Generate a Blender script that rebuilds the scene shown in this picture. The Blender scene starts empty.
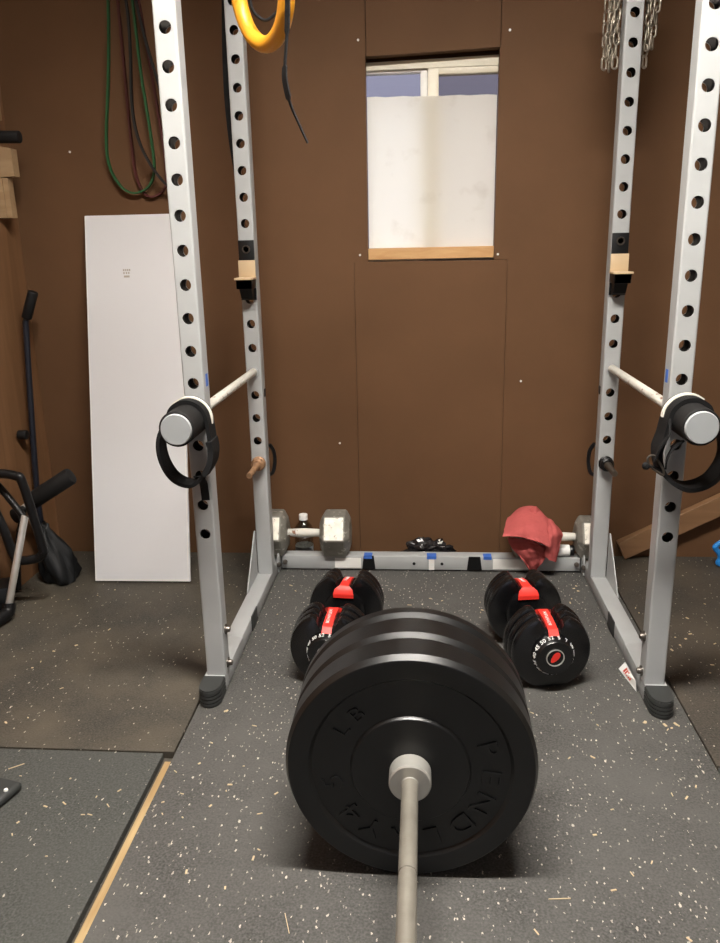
import bpy, bmesh, math, random
from mathutils import Vector, Matrix, Euler
random.seed(7)
S = bpy.context.scene
C = S.collection
PI = math.pi
V = Vector

# ------------------------------------------------------------------ materials
def mat(name, col, rough=.5, metal=0., spec=.5, noise=None, bump=None, dirt=None):
    m = bpy.data.materials.new(name); m.use_nodes = True
    nt = m.node_tree; b = nt.nodes['Principled BSDF']
    b.inputs['Base Color'].default_value = (*col, 1)
    b.inputs['Roughness'].default_value = rough
    b.inputs['Metallic'].default_value = metal
    b.inputs['Specular IOR Level'].default_value = spec
    tc = nt.nodes.new('ShaderNodeTexCoord')
    if noise:                                   # (scale, amount): gentle mottling of the base colour
        n = nt.nodes.new('ShaderNodeTexNoise'); n.inputs['Scale'].default_value = noise[0]
        n.inputs['Detail'].default_value = 6
        nt.links.new(tc.outputs['Object'], n.inputs['Vector'])
        r = nt.nodes.new('ShaderNodeValToRGB'); a = noise[1]
        r.color_ramp.elements[0].position = .3; r.color_ramp.elements[1].position = .7
        r.color_ramp.elements[0].color = (*[c * (1 - a) for c in col], 1)
        r.color_ramp.elements[1].color = (*[min(1, c * (1 + a)) for c in col], 1)
        nt.links.new(n.outputs['Fac'], r.inputs['Fac'])
        out = r.outputs['Color']
        if dirt:                                # (colour, scale, threshold): chips or stains of another colour
            n2 = nt.nodes.new('ShaderNodeTexNoise'); n2.inputs['Scale'].default_value = dirt[1]
            n2.inputs['Detail'].default_value = 4
            nt.links.new(tc.outputs['Object'], n2.inputs['Vector'])
            r2 = nt.nodes.new('ShaderNodeValToRGB')
            r2.color_ramp.elements[0].position = dirt[2]; r2.color_ramp.elements[1].position = dirt[2] + .04
            nt.links.new(n2.outputs['Fac'], r2.inputs['Fac'])
            mx = nt.nodes.new('ShaderNodeMix'); mx.data_type = 'RGBA'
            nt.links.new(r2.outputs['Color'], mx.inputs[0])
            nt.links.new(out, mx.inputs[6]); mx.inputs[7].default_value = (*dirt[0], 1)
            out = mx.outputs[2]
        nt.links.new(out, b.inputs['Base Color'])
    if bump:
        n = nt.nodes.new('ShaderNodeTexNoise'); n.inputs['Scale'].default_value = bump[0]; n.inputs['Detail'].default_value = 5
        nt.links.new(tc.outputs['Object'], n.inputs['Vector'])
        bp = nt.nodes.new('ShaderNodeBump'); bp.inputs['Strength'].default_value = bump[1]; bp.inputs['Distance'].default_value = .002
        nt.links.new(n.outputs['Fac'], bp.inputs['Height']); nt.links.new(bp.outputs['Normal'], b.inputs['Normal'])
    return m

def mat_speckle(name, col, fleck, dens=.55, dust=None):
    """recycled rubber mat: dark grain with scattered pale flecks of two sizes"""
    m = mat(name, col, .62, 0, .35)
    nt = m.node_tree; b = nt.nodes['Principled BSDF']; L = nt.links.new
    tc = nt.nodes.new('ShaderNodeTexCoord')
    n = nt.nodes.new('ShaderNodeTexNoise'); n.inputs['Scale'].default_value = 220; n.inputs['Detail'].default_value = 3
    L(tc.outputs['Object'], n.inputs['Vector'])
    r = nt.nodes.new('ShaderNodeValToRGB')
    r.color_ramp.elements[0].position = .3; r.color_ramp.elements[1].position = .75
    r.color_ramp.elements[0].color = (*[c * .5 for c in col], 1); r.color_ramp.elements[1].color = (*[c * 1.7 for c in col], 1)
    L(n.outputs['Fac'], r.inputs['Fac']); out = r.outputs['Color']
    nl = nt.nodes.new('ShaderNodeTexNoise'); nl.inputs['Scale'].default_value = 3.5; nl.inputs['Detail'].default_value = 7
    nl.inputs['Roughness'].default_value = .65
    L(tc.outputs['Object'], nl.inputs['Vector'])
    rl = nt.nodes.new('ShaderNodeValToRGB'); rl.color_ramp.elements[0].position = .38; rl.color_ramp.elements[1].position = .72
    L(nl.outputs['Fac'], rl.inputs['Fac'])
    mx = nt.nodes.new('ShaderNodeMix'); mx.data_type = 'RGBA'; L(rl.outputs['Color'], mx.inputs[0]); L(out, mx.inputs[6])
    mx.inputs[7].default_value = (*(dust or [c * 1.5 for c in col]), 1); out = mx.outputs[2]
    for sc, rad, p in ((165, .25, dens * .5), (90, .175, dens * .75), (46, .115, dens * .28)):
        v = nt.nodes.new('ShaderNodeTexVoronoi'); v.inputs['Scale'].default_value = sc
        mp = nt.nodes.new('ShaderNodeMapping'); mp.inputs['Scale'].default_value = (1, .5, 1); mp.inputs['Rotation'].default_value = (0, 0, sc)
        L(tc.outputs['Object'], mp.inputs['Vector'])
        nd = nt.nodes.new('ShaderNodeTexNoise'); nd.inputs['Scale'].default_value = 260; L(tc.outputs['Object'], nd.inputs['Vector'])
        vs = nt.nodes.new('ShaderNodeVectorMath'); vs.operation = 'SCALE'; vs.inputs[3].default_value = .5; L(nd.outputs['Color'], vs.inputs[0])
        va = nt.nodes.new('ShaderNodeVectorMath'); L(mp.outputs['Vector'], va.inputs[0]); va.operation = 'ADD'
        vm = nt.nodes.new('ShaderNodeVectorMath'); vm.operation = 'SCALE'; vm.inputs[3].default_value = .011; L(vs.outputs[0], vm.inputs[0]); L(vm.outputs[0], va.inputs[1])
        L(va.outputs[0], v.inputs['Vector'])
        lt = nt.nodes.new('ShaderNodeMath'); lt.operation = 'LESS_THAN'; lt.inputs[1].default_value = rad; L(v.outputs['Distance'], lt.inputs[0])
        sp = nt.nodes.new('ShaderNodeSeparateColor'); L(v.outputs['Color'], sp.inputs['Color'])
        l2 = nt.nodes.new('ShaderNodeMath'); l2.operation = 'LESS_THAN'; l2.inputs[1].default_value = p; L(sp.outputs[0], l2.inputs[0])
        mu = nt.nodes.new('ShaderNodeMath'); mu.operation = 'MULTIPLY'; L(lt.outputs[0], mu.inputs[0]); L(l2.outputs[0], mu.inputs[1])
        m3 = nt.nodes.new('ShaderNodeMath'); m3.operation = 'MULTIPLY'; L(mu.outputs[0], m3.inputs[0]); L(sp.outputs[1], m3.inputs[1])
        m2 = nt.nodes.new('ShaderNodeMix'); m2.data_type = 'RGBA'; L(m3.outputs[0], m2.inputs[0]); L(out, m2.inputs[6])
        m2.inputs[7].default_value = (*fleck, 1); out = m2.outputs[2]
    L(out, b.inputs['Base Color'])
    bp = nt.nodes.new('ShaderNodeBump'); bp.inputs['Strength'].default_value = .35; bp.inputs['Distance'].default_value = .002
    L(n.outputs['Fac'], bp.inputs['Height']); L(bp.outputs['Normal'], b.inputs['Normal'])
    return m

def mat_wood(name, c1, c2, scale=(4, 60, 60), rough=.6):
    m = mat(name, c1, rough); nt = m.node_tree; b = nt.nodes['Principled BSDF']; L = nt.links.new
    tc = nt.nodes.new('ShaderNodeTexCoord'); mp = nt.nodes.new('ShaderNodeMapping'); mp.inputs['Scale'].default_value = scale
    n = nt.nodes.new('ShaderNodeTexNoise'); n.inputs['Scale'].default_value = 1; n.inputs['Detail'].default_value = 6; n.inputs['Distortion'].default_value = .6
    r = nt.nodes.new('ShaderNodeValToRGB'); r.color_ramp.elements[0].position = .35; r.color_ramp.elements[1].position = .65
    r.color_ramp.elements[0].color = (*c1, 1); r.color_ramp.elements[1].color = (*c2, 1)
    L(tc.outputs['Object'], mp.inputs['Vector']); L(mp.outputs['Vector'], n.inputs['Vector']); L(n.outputs['Fac'], r.inputs['Fac']); L(r.outputs['Color'], b.inputs['Base Color'])
    return m

M = {}
M['hardboard'] = mat('hardboard', (.130, .067, .033), .65, 0, .15, noise=(5, .07), bump=(60, .12))
M['plywood'] = mat_wood('plywood', (.17, .082, .034), (.22, .11, .05), (3, 30, 2))
M['plain_wall'] = mat('plain_wall', (.30, .24, .18), .8)
M['ceiling'] = mat('ceiling_paint', (.55, .5, .43), .9)
M['concrete'] = mat('concrete', (.07, .06, .05), .9, noise=(12, .2))
M['mat_main'] = mat_speckle('rubber_main', (.064, .062, .058), (.64, .57, .49), .42)
M['mat_dusty'] = mat_speckle('rubber_dusty', (.050, .045, .037), (.55, .49, .40), .17, (.10, .084, .062))
M['mat_plain'] = mat_speckle('rubber_plain', (.060, .062, .057), (.55, .5, .42), .13, (.068, .069, .063))
M['mat_right'] = mat_speckle('rubber_right', (.050, .044, .037), (.6, .55, .45), .2, (.09, .073, .054))
M['batten'] = mat_wood('batten', (.33, .215, .095), (.45, .33, .165), (60, 5, 60))
M['pine'] = mat_wood('pine', (.52, .28, .11), (.60, .36, .16), (10, 60, 60))
M['stud'] = mat_wood('stud', (.33, .21, .11), (.40, .27, .15), (8, 40, 40))
M['white_steel'] = mat('white_powder_coat', (.385, .395, .395), .38, 0, .5, noise=(9, .05))
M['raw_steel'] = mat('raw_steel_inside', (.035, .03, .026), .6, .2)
M['plank'] = mat_wood('brown_plank', (.21, .11, .05), (.25, .135, .065), (3, 30, 30))
M['lamp_shell'] = mat('grey_lamp_shell', (.10, .10, .10), .7)
M['rod'] = mat('worn_white_rod', (.62, .60, .54), .45, 0, .5, noise=(25, .1), dirt=((.22, .10, .05), 38, .635))
M['black_steel'] = mat('black_steel', (.005, .005, .0055), .4, 0, .3)
M['black_plastic'] = mat('black_plastic', (.004, .004, .0045), .27, 0, .6)
M['black_rubber'] = mat('black_rubber', (.0045, .0047, .005), .34, 0, .55, noise=(14, .25), bump=(300, .10))
M['plate_face'] = mat('plate_face_rubber', (.004, .007, .008), .5, 0, .35)
M['foot_rubber'] = mat('foot_rubber', (.030, .032, .031), .55)
M['foam'] = mat('black_foam', (.009, .0085, .0085), .7, 0, .3)
M['grip'] = mat('black_grip', (.006, .006, .0065), .5, 0, .35)
M['strap'] = mat('black_webbing', (.006, .006, .0065), .7, 0, .25, bump=(900, .4))
M['strap_white'] = mat('white_webbing', (.78, .75, .66), .7)
M['cap_grey'] = mat('grey_cap', (.36, .38, .39), .5)
M['chrome'] = mat('chrome', (.78, .76, .72), .28, .7)
M['bar_steel'] = mat('bar_steel', (.29, .27, .23), .36, .45, noise=(30, .12), bump=(900, .15))
M['collar'] = mat('collar_steel', (.55, .54, .50), .30, .55)
M['bolt'] = mat('bolt_steel', (.18, .16, .14), .4, .9)
M['rust'] = mat('rusty_steel', (.30, .17, .09), .6, .3, noise=(60, .4))
M['dark_steel'] = mat('dark_steel', (.10, .085, .07), .4, .7)
M['red'] = mat('red_plastic', (.72, .035, .025), .32)
M['white_mark'] = mat('white_print', (.8, .8, .78), .5)
M['uhmw'] = mat('tan_plastic', (.56, .42, .26), .55)
M['hex_paint'] = mat('worn_hex_paint', (.24, .23, .20), .5, .3, noise=(20, .25), dirt=((.50, .48, .42), 45, .60))
M['hex_face'] = mat('hex_lit_facet', (.80, .77, .68), .5, .1, noise=(40, .15), dirt=((.35, .32, .26), 90, .62))
M['towel'] = mat('towel_cloth', (.46, .10, .095), .95, 0, .1, noise=(90, .05), bump=(420, .6))
M['sheet_white'] = mat('white_panel', (.72, .72, .735), .28, 0, .5)
M['smudge'] = mat('grey_print', (.42, .38, .33), .6)
M['vinyl'] = mat('vinyl', (.78, .72, .58), .4)
M['yellow'] = mat('yellow_plastic', (.82, .36, .025), .38)
M['green_band'] = mat('green_rubber', (.012, .085, .024), .6)
M['red_band'] = mat('maroon_rubber', (.075, .012, .010), .6)
M['black_band'] = mat('black_latex', (.006, .006, .006), .6)
M['bag'] = mat('black_nylon', (.009, .010, .011), .55, 0, .4, bump=(600, .2))
M['bag2'] = mat('crinkled_plastic', (.012, .011, .012), .25)
M['blue_tape'] = mat('blue_tape', (.045, .14, .52), .6)
M['blue'] = mat('blue_plastic', (.02, .22, .62), .35)
M['label_white'] = mat('label_white', (.80, .79, .76), .45)
M['label_red'] = mat('label_red', (.60, .07, .04), .5)
M['chain'] = mat('galvanised', (.36, .32, .26), .36, .8, noise=(80, .3))
M['chip'] = mat('wood_chip', (.60, .47, .30), .8)

def node_mat(name, build):
    m = bpy.data.materials.new(name); m.use_nodes = True; nt = m.node_tree
    nt.nodes.clear(); o = nt.nodes.new('ShaderNodeOutputMaterial'); nt.links.new(build(nt), o.inputs['Surface']); return m
def _glass(nt):
    t = nt.nodes.new('ShaderNodeBsdfTransparent'); t.inputs[0].default_value = (.86, .86, .9, 1)
    g = nt.nodes.new('ShaderNodeBsdfGlossy'); g.inputs['Roughness'].default_value = .03
    mx = nt.nodes.new('ShaderNodeMixShader'); mx.inputs[0].default_value = .08
    nt.links.new(t.outputs[0], mx.inputs[1]); nt.links.new(g.outputs[0], mx.inputs[2]); return mx.outputs[0]
M['glass'] = node_mat('window_glass', _glass)
def _bottle(nt):
    t = nt.nodes.new('ShaderNodeBsdfTransparent'); t.inputs[0].default_value = (.80, .79, .76, 1)
    g = nt.nodes.new('ShaderNodeBsdfGlossy'); g.inputs['Roughness'].default_value = .12
    mx = nt.nodes.new('ShaderNodeMixShader'); mx.inputs[0].default_value = .16
    nt.links.new(t.outputs[0], mx.inputs[1]); nt.links.new(g.outputs[0], mx.inputs[2]); return mx.outputs[0]
def _glass2(nt):
    t = nt.nodes.new('ShaderNodeBsdfTransparent'); t.inputs[0].default_value = (.66, .64, .66, 1)
    g = nt.nodes.new('ShaderNodeBsdfGlossy'); g.inputs['Roughness'].default_value = .05
    mx = nt.nodes.new('ShaderNodeMixShader'); mx.inputs[0].default_value = .08
    nt.links.new(t.outputs[0], mx.inputs[1]); nt.links.new(g.outputs[0], mx.inputs[2]); return mx.outputs[0]
M['glass2'] = node_mat('screened_glass', _glass2)
M['clear'] = node_mat('clear_plastic', _bottle)
def _sheet(nt):
    tc = nt.nodes.new('ShaderNodeTexCoord'); n = nt.nodes.new('ShaderNodeTexNoise'); n.inputs['Scale'].default_value = 9; n.inputs['Detail'].default_value = 5
    nt.links.new(tc.outputs['Object'], n.inputs['Vector'])
    r = nt.nodes.new('ShaderNodeValToRGB'); r.color_ramp.elements[0].position = .26; r.color_ramp.elements[1].position = .42
    r.color_ramp.elements[0].color = (.80, .77, .71, 1); r.color_ramp.elements[1].color = (.92, .90, .85, 1)
    nt.links.new(n.outputs['Fac'], r.inputs['Fac'])
    d = nt.nodes.new('ShaderNodeBsdfDiffuse'); t = nt.nodes.new('ShaderNodeBsdfTranslucent')
    nt.links.new(r.outputs[0], d.inputs[0]); nt.links.new(r.outputs[0], t.inputs[0])
    mx = nt.nodes.new('ShaderNodeMixShader'); mx.inputs[0].default_value = .68
    nt.links.new(d.outputs[0], mx.inputs[1]); nt.links.new(t.outputs[0], mx.inputs[2]); return mx.outputs[0]
M['translucent'] = node_mat('translucent_sheet', _sheet)
def mat_emit(name, col, s):
    def b(nt):
        e = nt.nodes.new('ShaderNodeEmission'); e.inputs[0].default_value = (*col, 1); e.inputs[1].default_value = s; return e.outputs[0]
    return node_mat(name, b)

# ------------------------------------------------------------------ mesh helpers
def new(): return bmesh.new()
def merge(bm, src, mtx=None):
    if mtx is not None: bmesh.ops.transform(src, matrix=mtx, verts=src.verts)
    me = bpy.data.meshes.new('tmp'); src.to_mesh(me); src.free(); bm.from_mesh(me); bpy.data.meshes.remove(me); return bm
def box(bm, c, s, rot=None, bev=0., seg=2, mi=0):
    t = new(); bmesh.ops.create_cube(t, size=1)
    bmesh.ops.scale(t, vec=s, verts=t.verts)
    if bev: bmesh.ops.bevel(t, geom=list(t.edges), offset=bev, segments=seg, affect='EDGES', profile=.5)
    for f in t.faces: f.material_index = mi
    m = Matrix.Translation(c)
    if rot is not None: m = m @ (rot if isinstance(rot, Matrix) else Euler(rot).to_matrix().to_4x4())
    return merge(bm, t, m)
def bx(bm, x0, x1, y0, y1, z0, z1, bev=0., mi=0):
    return box(bm, ((x0+x1)/2, (y0+y1)/2, (z0+z1)/2), (x1-x0, y1-y0, z1-z0), None, bev, 2, mi)
def frame(d):
    d = V(d).normalized(); a = V((0, 0, 1)) if abs(d.z) < .9 else V((1, 0, 0))
    u = d.cross(a).normalized(); return u, d.cross(u).normalized(), d
def lathe(bm, prof, o=(0, 0, 0), axis=(0, 1, 0), n=48, closed=False, mi=0):
    """prof: (radius, distance along axis)"""
    o = V(o); u, w, d = frame(axis); rings = []
    for r, h in prof:
        if r < 1e-6: rings.append([bm.verts.new(o + d*h)])
        else: rings.append([bm.verts.new(o + d*h + (u*math.cos(2*PI*k/n) + w*math.sin(2*PI*k/n))*r) for k in range(n)])
    pr = list(zip(rings, rings[1:])) + ([(rings[-1], rings[0])] if closed else [])
    for A, B in pr:
        for k in range(n):
            k2 = (k+1) % n
            if len(A) == 1 and len(B) == 1: continue
            if len(A) == 1: f = bm.faces.new((A[0], B[k2], B[k]))
            elif len(B) == 1: f = bm.faces.new((A[k], A[k2], B[0]))
            else: f = bm.faces.new((A[k], A[k2], B[k2], B[k]))
            f.material_index = mi
    return bm
def cyl(bm, p0, p1, r, n=24, bev=0., r1=None, mi=0):
    p0, p1 = V(p0), V(p1); L = (p1-p0).length; r1 = r if r1 is None else r1; b = bev
    if b: pf = [(0, 0), (r-b, 0), (r-b*.3, b*.3), (r, b), (r1, L-b), (r1-b*.3, L-b*.3), (r1-b, L), (0, L)]
    else: pf = [(0, 0), (r, 0), (r1, L), (0, L)]
    return lathe(bm, pf, p0, p1-p0, n, mi=mi)
def smooth_path(pts, per=8, closed=False):
    P = [V(p) for p in pts]; n = len(P); out = []
    rng = range(n if closed else n-1)
    for i in rng:
        if closed: a, b, c, d = P[(i-1) % n], P[i], P[(i+1) % n], P[(i+2) % n]
        else: a, b, c, d = P[max(i-1, 0)], P[i], P[i+1], P[min(i+2, n-1)]
        for k in range(per):
            t = k/per
            out.append(.5*((2*b) + (c-a)*t + (2*a-5*b+4*c-d)*t*t + (3*b-3*c+d-a)*t**3))
    if not closed: out.append(P[-1])
    return out
def sweep(bm, path, shape, closed=False, up=None, caps=True, mi=0):
    """shape: 2D outline, or function of t giving one; up fixes the frame's second axis"""
    P = [V(p) for p in path]; n = len(P); rings = []; prev = None
    for i in range(n):
        if closed: d = P[(i+1) % n] - P[(i-1) % n]
        else: d = P[min(i+1, n-1)] - P[max(i-1, 0)]
        d.normalize()
        if up is not None: w = V(up); u = d.cross(w).normalized(); w = u.cross(d).normalized()
        elif prev is None: u, w, _ = frame(d)
        else: u = (prev - d*prev.dot(d)).normalized(); w = d.cross(u)
        prev = u
        sh = shape(i/max(1, n-1)) if callable(shape) else shape
        rings.append([bm.verts.new(P[i] + u*a + w*b) for a, b in sh])
    m = len(rings[0])
    for i in range(n if closed else n-1):
        A, B = rings[i], rings[(i+1) % n]
        for k in range(m):
            f = bm.faces.new((A[k], A[(k+1) % m], B[(k+1) % m], B[k])); f.material_index = mi
    if not closed and caps: bm.faces.new(rings[0][::-1]); bm.faces.new(rings[-1])
    return bm
def circ(r, n=12): return [(r*math.cos(2*PI*k/n), r*math.sin(2*PI*k/n)) for k in range(n)]
def rect(a, b): return [(-a/2, -b/2), (a/2, -b/2), (a/2, b/2), (-a/2, b/2)]
def tube(bm, pts, r, n=12, per=0, closed=False, mi=0):
    return sweep(bm, smooth_path(pts, per, closed) if per else pts, circ(r, n), closed, mi=mi)
def prism(bm, outline, v, mi=0):
    """outline: 3-D points of a planar polygon, extruded by v"""
    A = [bm.verts.new(V(p)) for p in outline]; B = [bm.verts.new(V(p)+V(v)) for p in outline]; n = len(A)
    fs = [bm.faces.new(A), bm.faces.new(B[::-1])]
    for k in range(n): fs.append(bm.faces.new((A[k], B[k], B[(k+1) % n], A[(k+1) % n])))
    for f in fs: f.material_index = mi
    return bm
def text_bm(s, size, depth):
    cu = bpy.data.curves.new('txt', 'FONT'); cu.body = s; cu.size = size; cu.extrude = depth; cu.align_x = 'CENTER'; cu.align_y = 'CENTER'; cu.resolution_u = 3
    o = bpy.data.objects.new('txt', cu); C.objects.link(o)
    dg = bpy.context.evaluated_depsgraph_get(); me = bpy.data.meshes.new_from_object(o.evaluated_get(dg))
    t = new(); t.from_mesh(me); bpy.data.meshes.remove(me); bpy.data.objects.remove(o); bpy.data.curves.remove(cu); return t
def obj(name, bm, m, parent=None, sharp=38, flat=False, loc=None):
    """one mesh object; a child's vertices are moved into its thing's frame"""
    bmesh.ops.recalc_face_normals(bm, faces=bm.faces)
    if parent is not None and not parent.get('_local'): 
        root = parent
        while root.parent: root = root.parent
        bmesh.ops.translate(bm, vec=-root.location, verts=bm.verts)
    if parent is None and loc is not None: bmesh.ops.translate(bm, vec=-V(loc), verts=bm.verts)
    me = bpy.data.meshes.new(name); bm.to_mesh(me); bm.free()
    for k in (m if isinstance(m, (list, tuple)) else [m]): me.materials.append(k)
    if not flat:
        me.shade_smooth(); me.set_sharp_from_angle(angle=math.radians(sharp))
    o = bpy.data.objects.new(name, me); C.objects.link(o)
    if parent is not None: o.parent = parent
    elif loc is not None: o.location = loc
    return o
def tag(o, label, cat, group=None):
    o['label'] = label; o['category'] = cat
    if group: o['group'] = group
    return o
def thing(name, label, cat, loc=(0, 0, 0), group=None):
    o = bpy.data.objects.new(name, None); C.objects.link(o); o.location = loc; o.empty_display_size = .05
    return tag(o, label, cat, group)
def struct(name, bm, m, parent=None, flat=True):
    o = obj(name, bm, m, parent, flat=flat)
    if parent is None: o['kind'] = 'structure'
    return o

# ------------------------------------------------------------------ room shell
YW = 2.83                      # face of the back wall
XL, XR, YB, ZC, ZF = -1.425, 2.4, -2.6, 2.62, -.019
def rectp(bm, x0, x1, z0, z1, y0, y1): return bx(bm, x0, x1, y0, y1, z0, z1)
b = new(); bx(b, XL-.2, XR+.1, YB-.1, YW+.16, ZF-.1, ZF); struct('floor', b, M['concrete'])
b = new(); bx(b, XL-.1, XR+.1, YB-.1, YW+.1, ZC, ZC+.08); struct('ceiling', b, M['ceiling'])
# back wall: hardboard sheets round the window hole, each with a hairline joint to its neighbour
b = new(); g = .0012; y1 = YW+.04
wl, wr = (-.188, -.191), (.2435, .2405)      # hole edges at top and bottom
ztL, ztR, zb = 1.723, 1.735, 1.086
def sheet(pts): prism(b, [(x, YW, z) for x, z in pts], (0, .04, 0))
sheet([(XL-.1, ZF), (-.240, ZF), (-.240, 1.079), (wl[1], 1.079), (wl[1], zb), (wl[0], ztL), (-.1855-g, ztL), (-.1855-g, ZC), (XL-.1, ZC)])
sheet([(-.1855+g, ZC), (-.1855+g, ztL+.0002), (.2455-g, ztR+.0002), (.2455-g, ZC)])
sheet([(.2455+g, ZC), (.2455+g, ztR), (wr[0], ztR), (wr[1], zb), (wr[1], 1.079), (.2865, 1.079), (.2865, ZF), (XR+.1, ZF), (XR+.1, ZC)])
prism(b, [(-.2385, YW-.0035, ZF), (.285, YW-.0035, ZF), (.285, YW-.0035, 1.078), (-.2385, YW-.0035, 1.081)], (0, .0435, 0))
# sheathing behind the sheets
ys = YW+.0402
bx(b, XL-.1, -.225, ys, YW+.12, ZF, ZC); bx(b, .285, XR+.1, ys, YW+.12, ZF, ZC); bx(b, -.225, .285, YW+.096, YW+.12, 1.695, ZC); bx(b, -.225, .285, ys, YW+.12, 1.76, ZC); bx(b, -.225, .285, ys, YW+.12, ZF, 1.06)
wall_back = struct('wall_back', b, M['hardboard'])
for x, z in ((-.21, 1.772), (.273, 1.782), (-.218, 1.104), (.253, 1.097), (-1.208, 1.465), (.345, .661), (-.307, .436)):
    b = new(); cyl(b, (x, YW+.001, z), (x, YW-.0015, z), .004, 10); obj('screw', b, M['label_white'], wall_back)
b = new(); bx(b, XL-.1, XL, YB, YW+.1, ZF, ZC); struct('wall_left', b, M['plywood'])
b = new(); bx(b, XR, XR+.1, YB, YW+.1, ZF, ZC); struct('wall_right', b, M['plain_wall'])
b = new()                       # wall behind the viewer with the open garage doorway
bx(b, XL-.1, -1.15, YB-.1, YB, ZF, ZC); bx(b, 1.95, XR+.1, YB-.1, YB, ZF, ZC); bx(b, -1.15, 1.95, YB-.1, YB, 1.75, ZC)
struct('wall_front', b, M['plain_wall'])

# window: vinyl slider behind a translucent sheet
b = new(); W0, W1 = -.222, .282; yf0, yf1 = YW+.044, YW+.095
prism(b, [(W0, yf0, 1.690), (W1, yf0, 1.692), (W1, yf0, 1.7225), (W0, yf0, 1.7125)], (0, .050, 0)); bx(b, W0, W0+.02, yf0, yf1, 1.07, 1.69); bx(b, W1-.02, W1, yf0, yf1, 1.07, 1.69); bx(b, W0, W1, yf0+.002, yf1, 1.062, 1.10)
win = struct('window_1', b, M['vinyl'])
b = new()                       # right sash with its own rails
bx(b, .014, .050, yf0-.003, yf1-.012, 1.10, 1.6895, .002); bx(b, .050, W1-.02, yf0-.003, yf1-.012, 1.670, 1.6895, .002); bx(b, .050, W1-.02, yf0-.003, yf1-.012, 1.10, 1.125, .002)
obj('sash', b, M['vinyl'], win)
b = new(); bx(b, -.010, .0135, yf0+.012, yf1-.002, 1.10, 1.688, .002); bx(b, W0+.02, -.010, yf0+.012, yf1-.002, 1.682, 1.6895, .001); obj('sash', b, M['label_white'], win)
b = new(); bx(b, W0+.015, -.002, yf0+.030, yf0+.034, 1.09, 1.685); obj('pane', b, M['glass'], win)
b = new(); bx(b, .043, W1-.018, yf0+.014, yf0+.018, 1.11, 1.675); obj('pane', b, M['glass2'], win)
# wooden sill strip
b = new(); bx(b, wl[1]+.001, wr[1]-.001, YW+.004, YW+.040, 1.0865, 1.1245, .0015); struct('trim_2', b, M['pine'])
# the sheet stands on the sill
b = new()
n = 14
P = [(-.1865 + .4265*k/n, 1.6065 - .006*k/n + .0012*math.sin(k*2.1)) for k in range(n+1)]
prism(b, [(-.1882, YW+.026, 1.1250), (.2388, YW+.026, 1.1250)] + [(x, YW+.026, z) for x, z in P[::-1]], (0, .004, 0))
tag(obj('window_cover', b, M['translucent'], flat=True, loc=(0.025, YW+.028, 1.1250)), 'white translucent sheet standing on the wooden sill and covering most of the window', 'window cover')

# ------------------------------------------------------------------ rubber mats and the batten between two of them
def mat_tile(x0, x1, y0, y1, m, label, z1=0.):
    b = new(); bx(b, x0, x1, y0, y1, ZF+.0003, z1, .0012)
    tag(obj('rubber_floor_mat', b, m, flat=True, loc=((x0+x1)/2, (y0+y1)/2, ZF)), label, 'floor mat')
mat_tile(-.5785, .6505, -1.6, 2.828, M['mat_main'], 'large speckled black rubber mat under the rack and the barbell')
mat_tile(-1.42, -.5830, 1.5725, 2.828, M['mat_dusty'], 'dusty brownish rubber mat under the leaning white panel')
mat_tile(-1.42, -.6060, -1.6, 1.5665, M['mat_plain'], 'plain dark grey rubber mat at front left beside the wooden batten')
mat_tile(.6545, 2.39, 1.579, 2.828, M['mat_right'], 'dusty rubber mat on the right under the leaning plank')
mat_tile(.6545, 2.39, -1.6, 1.573, M['mat_plain'], 'dark rubber mat at front right beside the large speckled mat')
b = new(); bx(b, -.5950, -.5795, -1.5, 1.541, ZF+.0003, -.004, .001)
tag(obj('wooden_batten', b, M['batten'], loc=(-.587, 0, ZF)), 'thin pale wooden batten filling the gap between two floor mats', 'batten')

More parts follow.
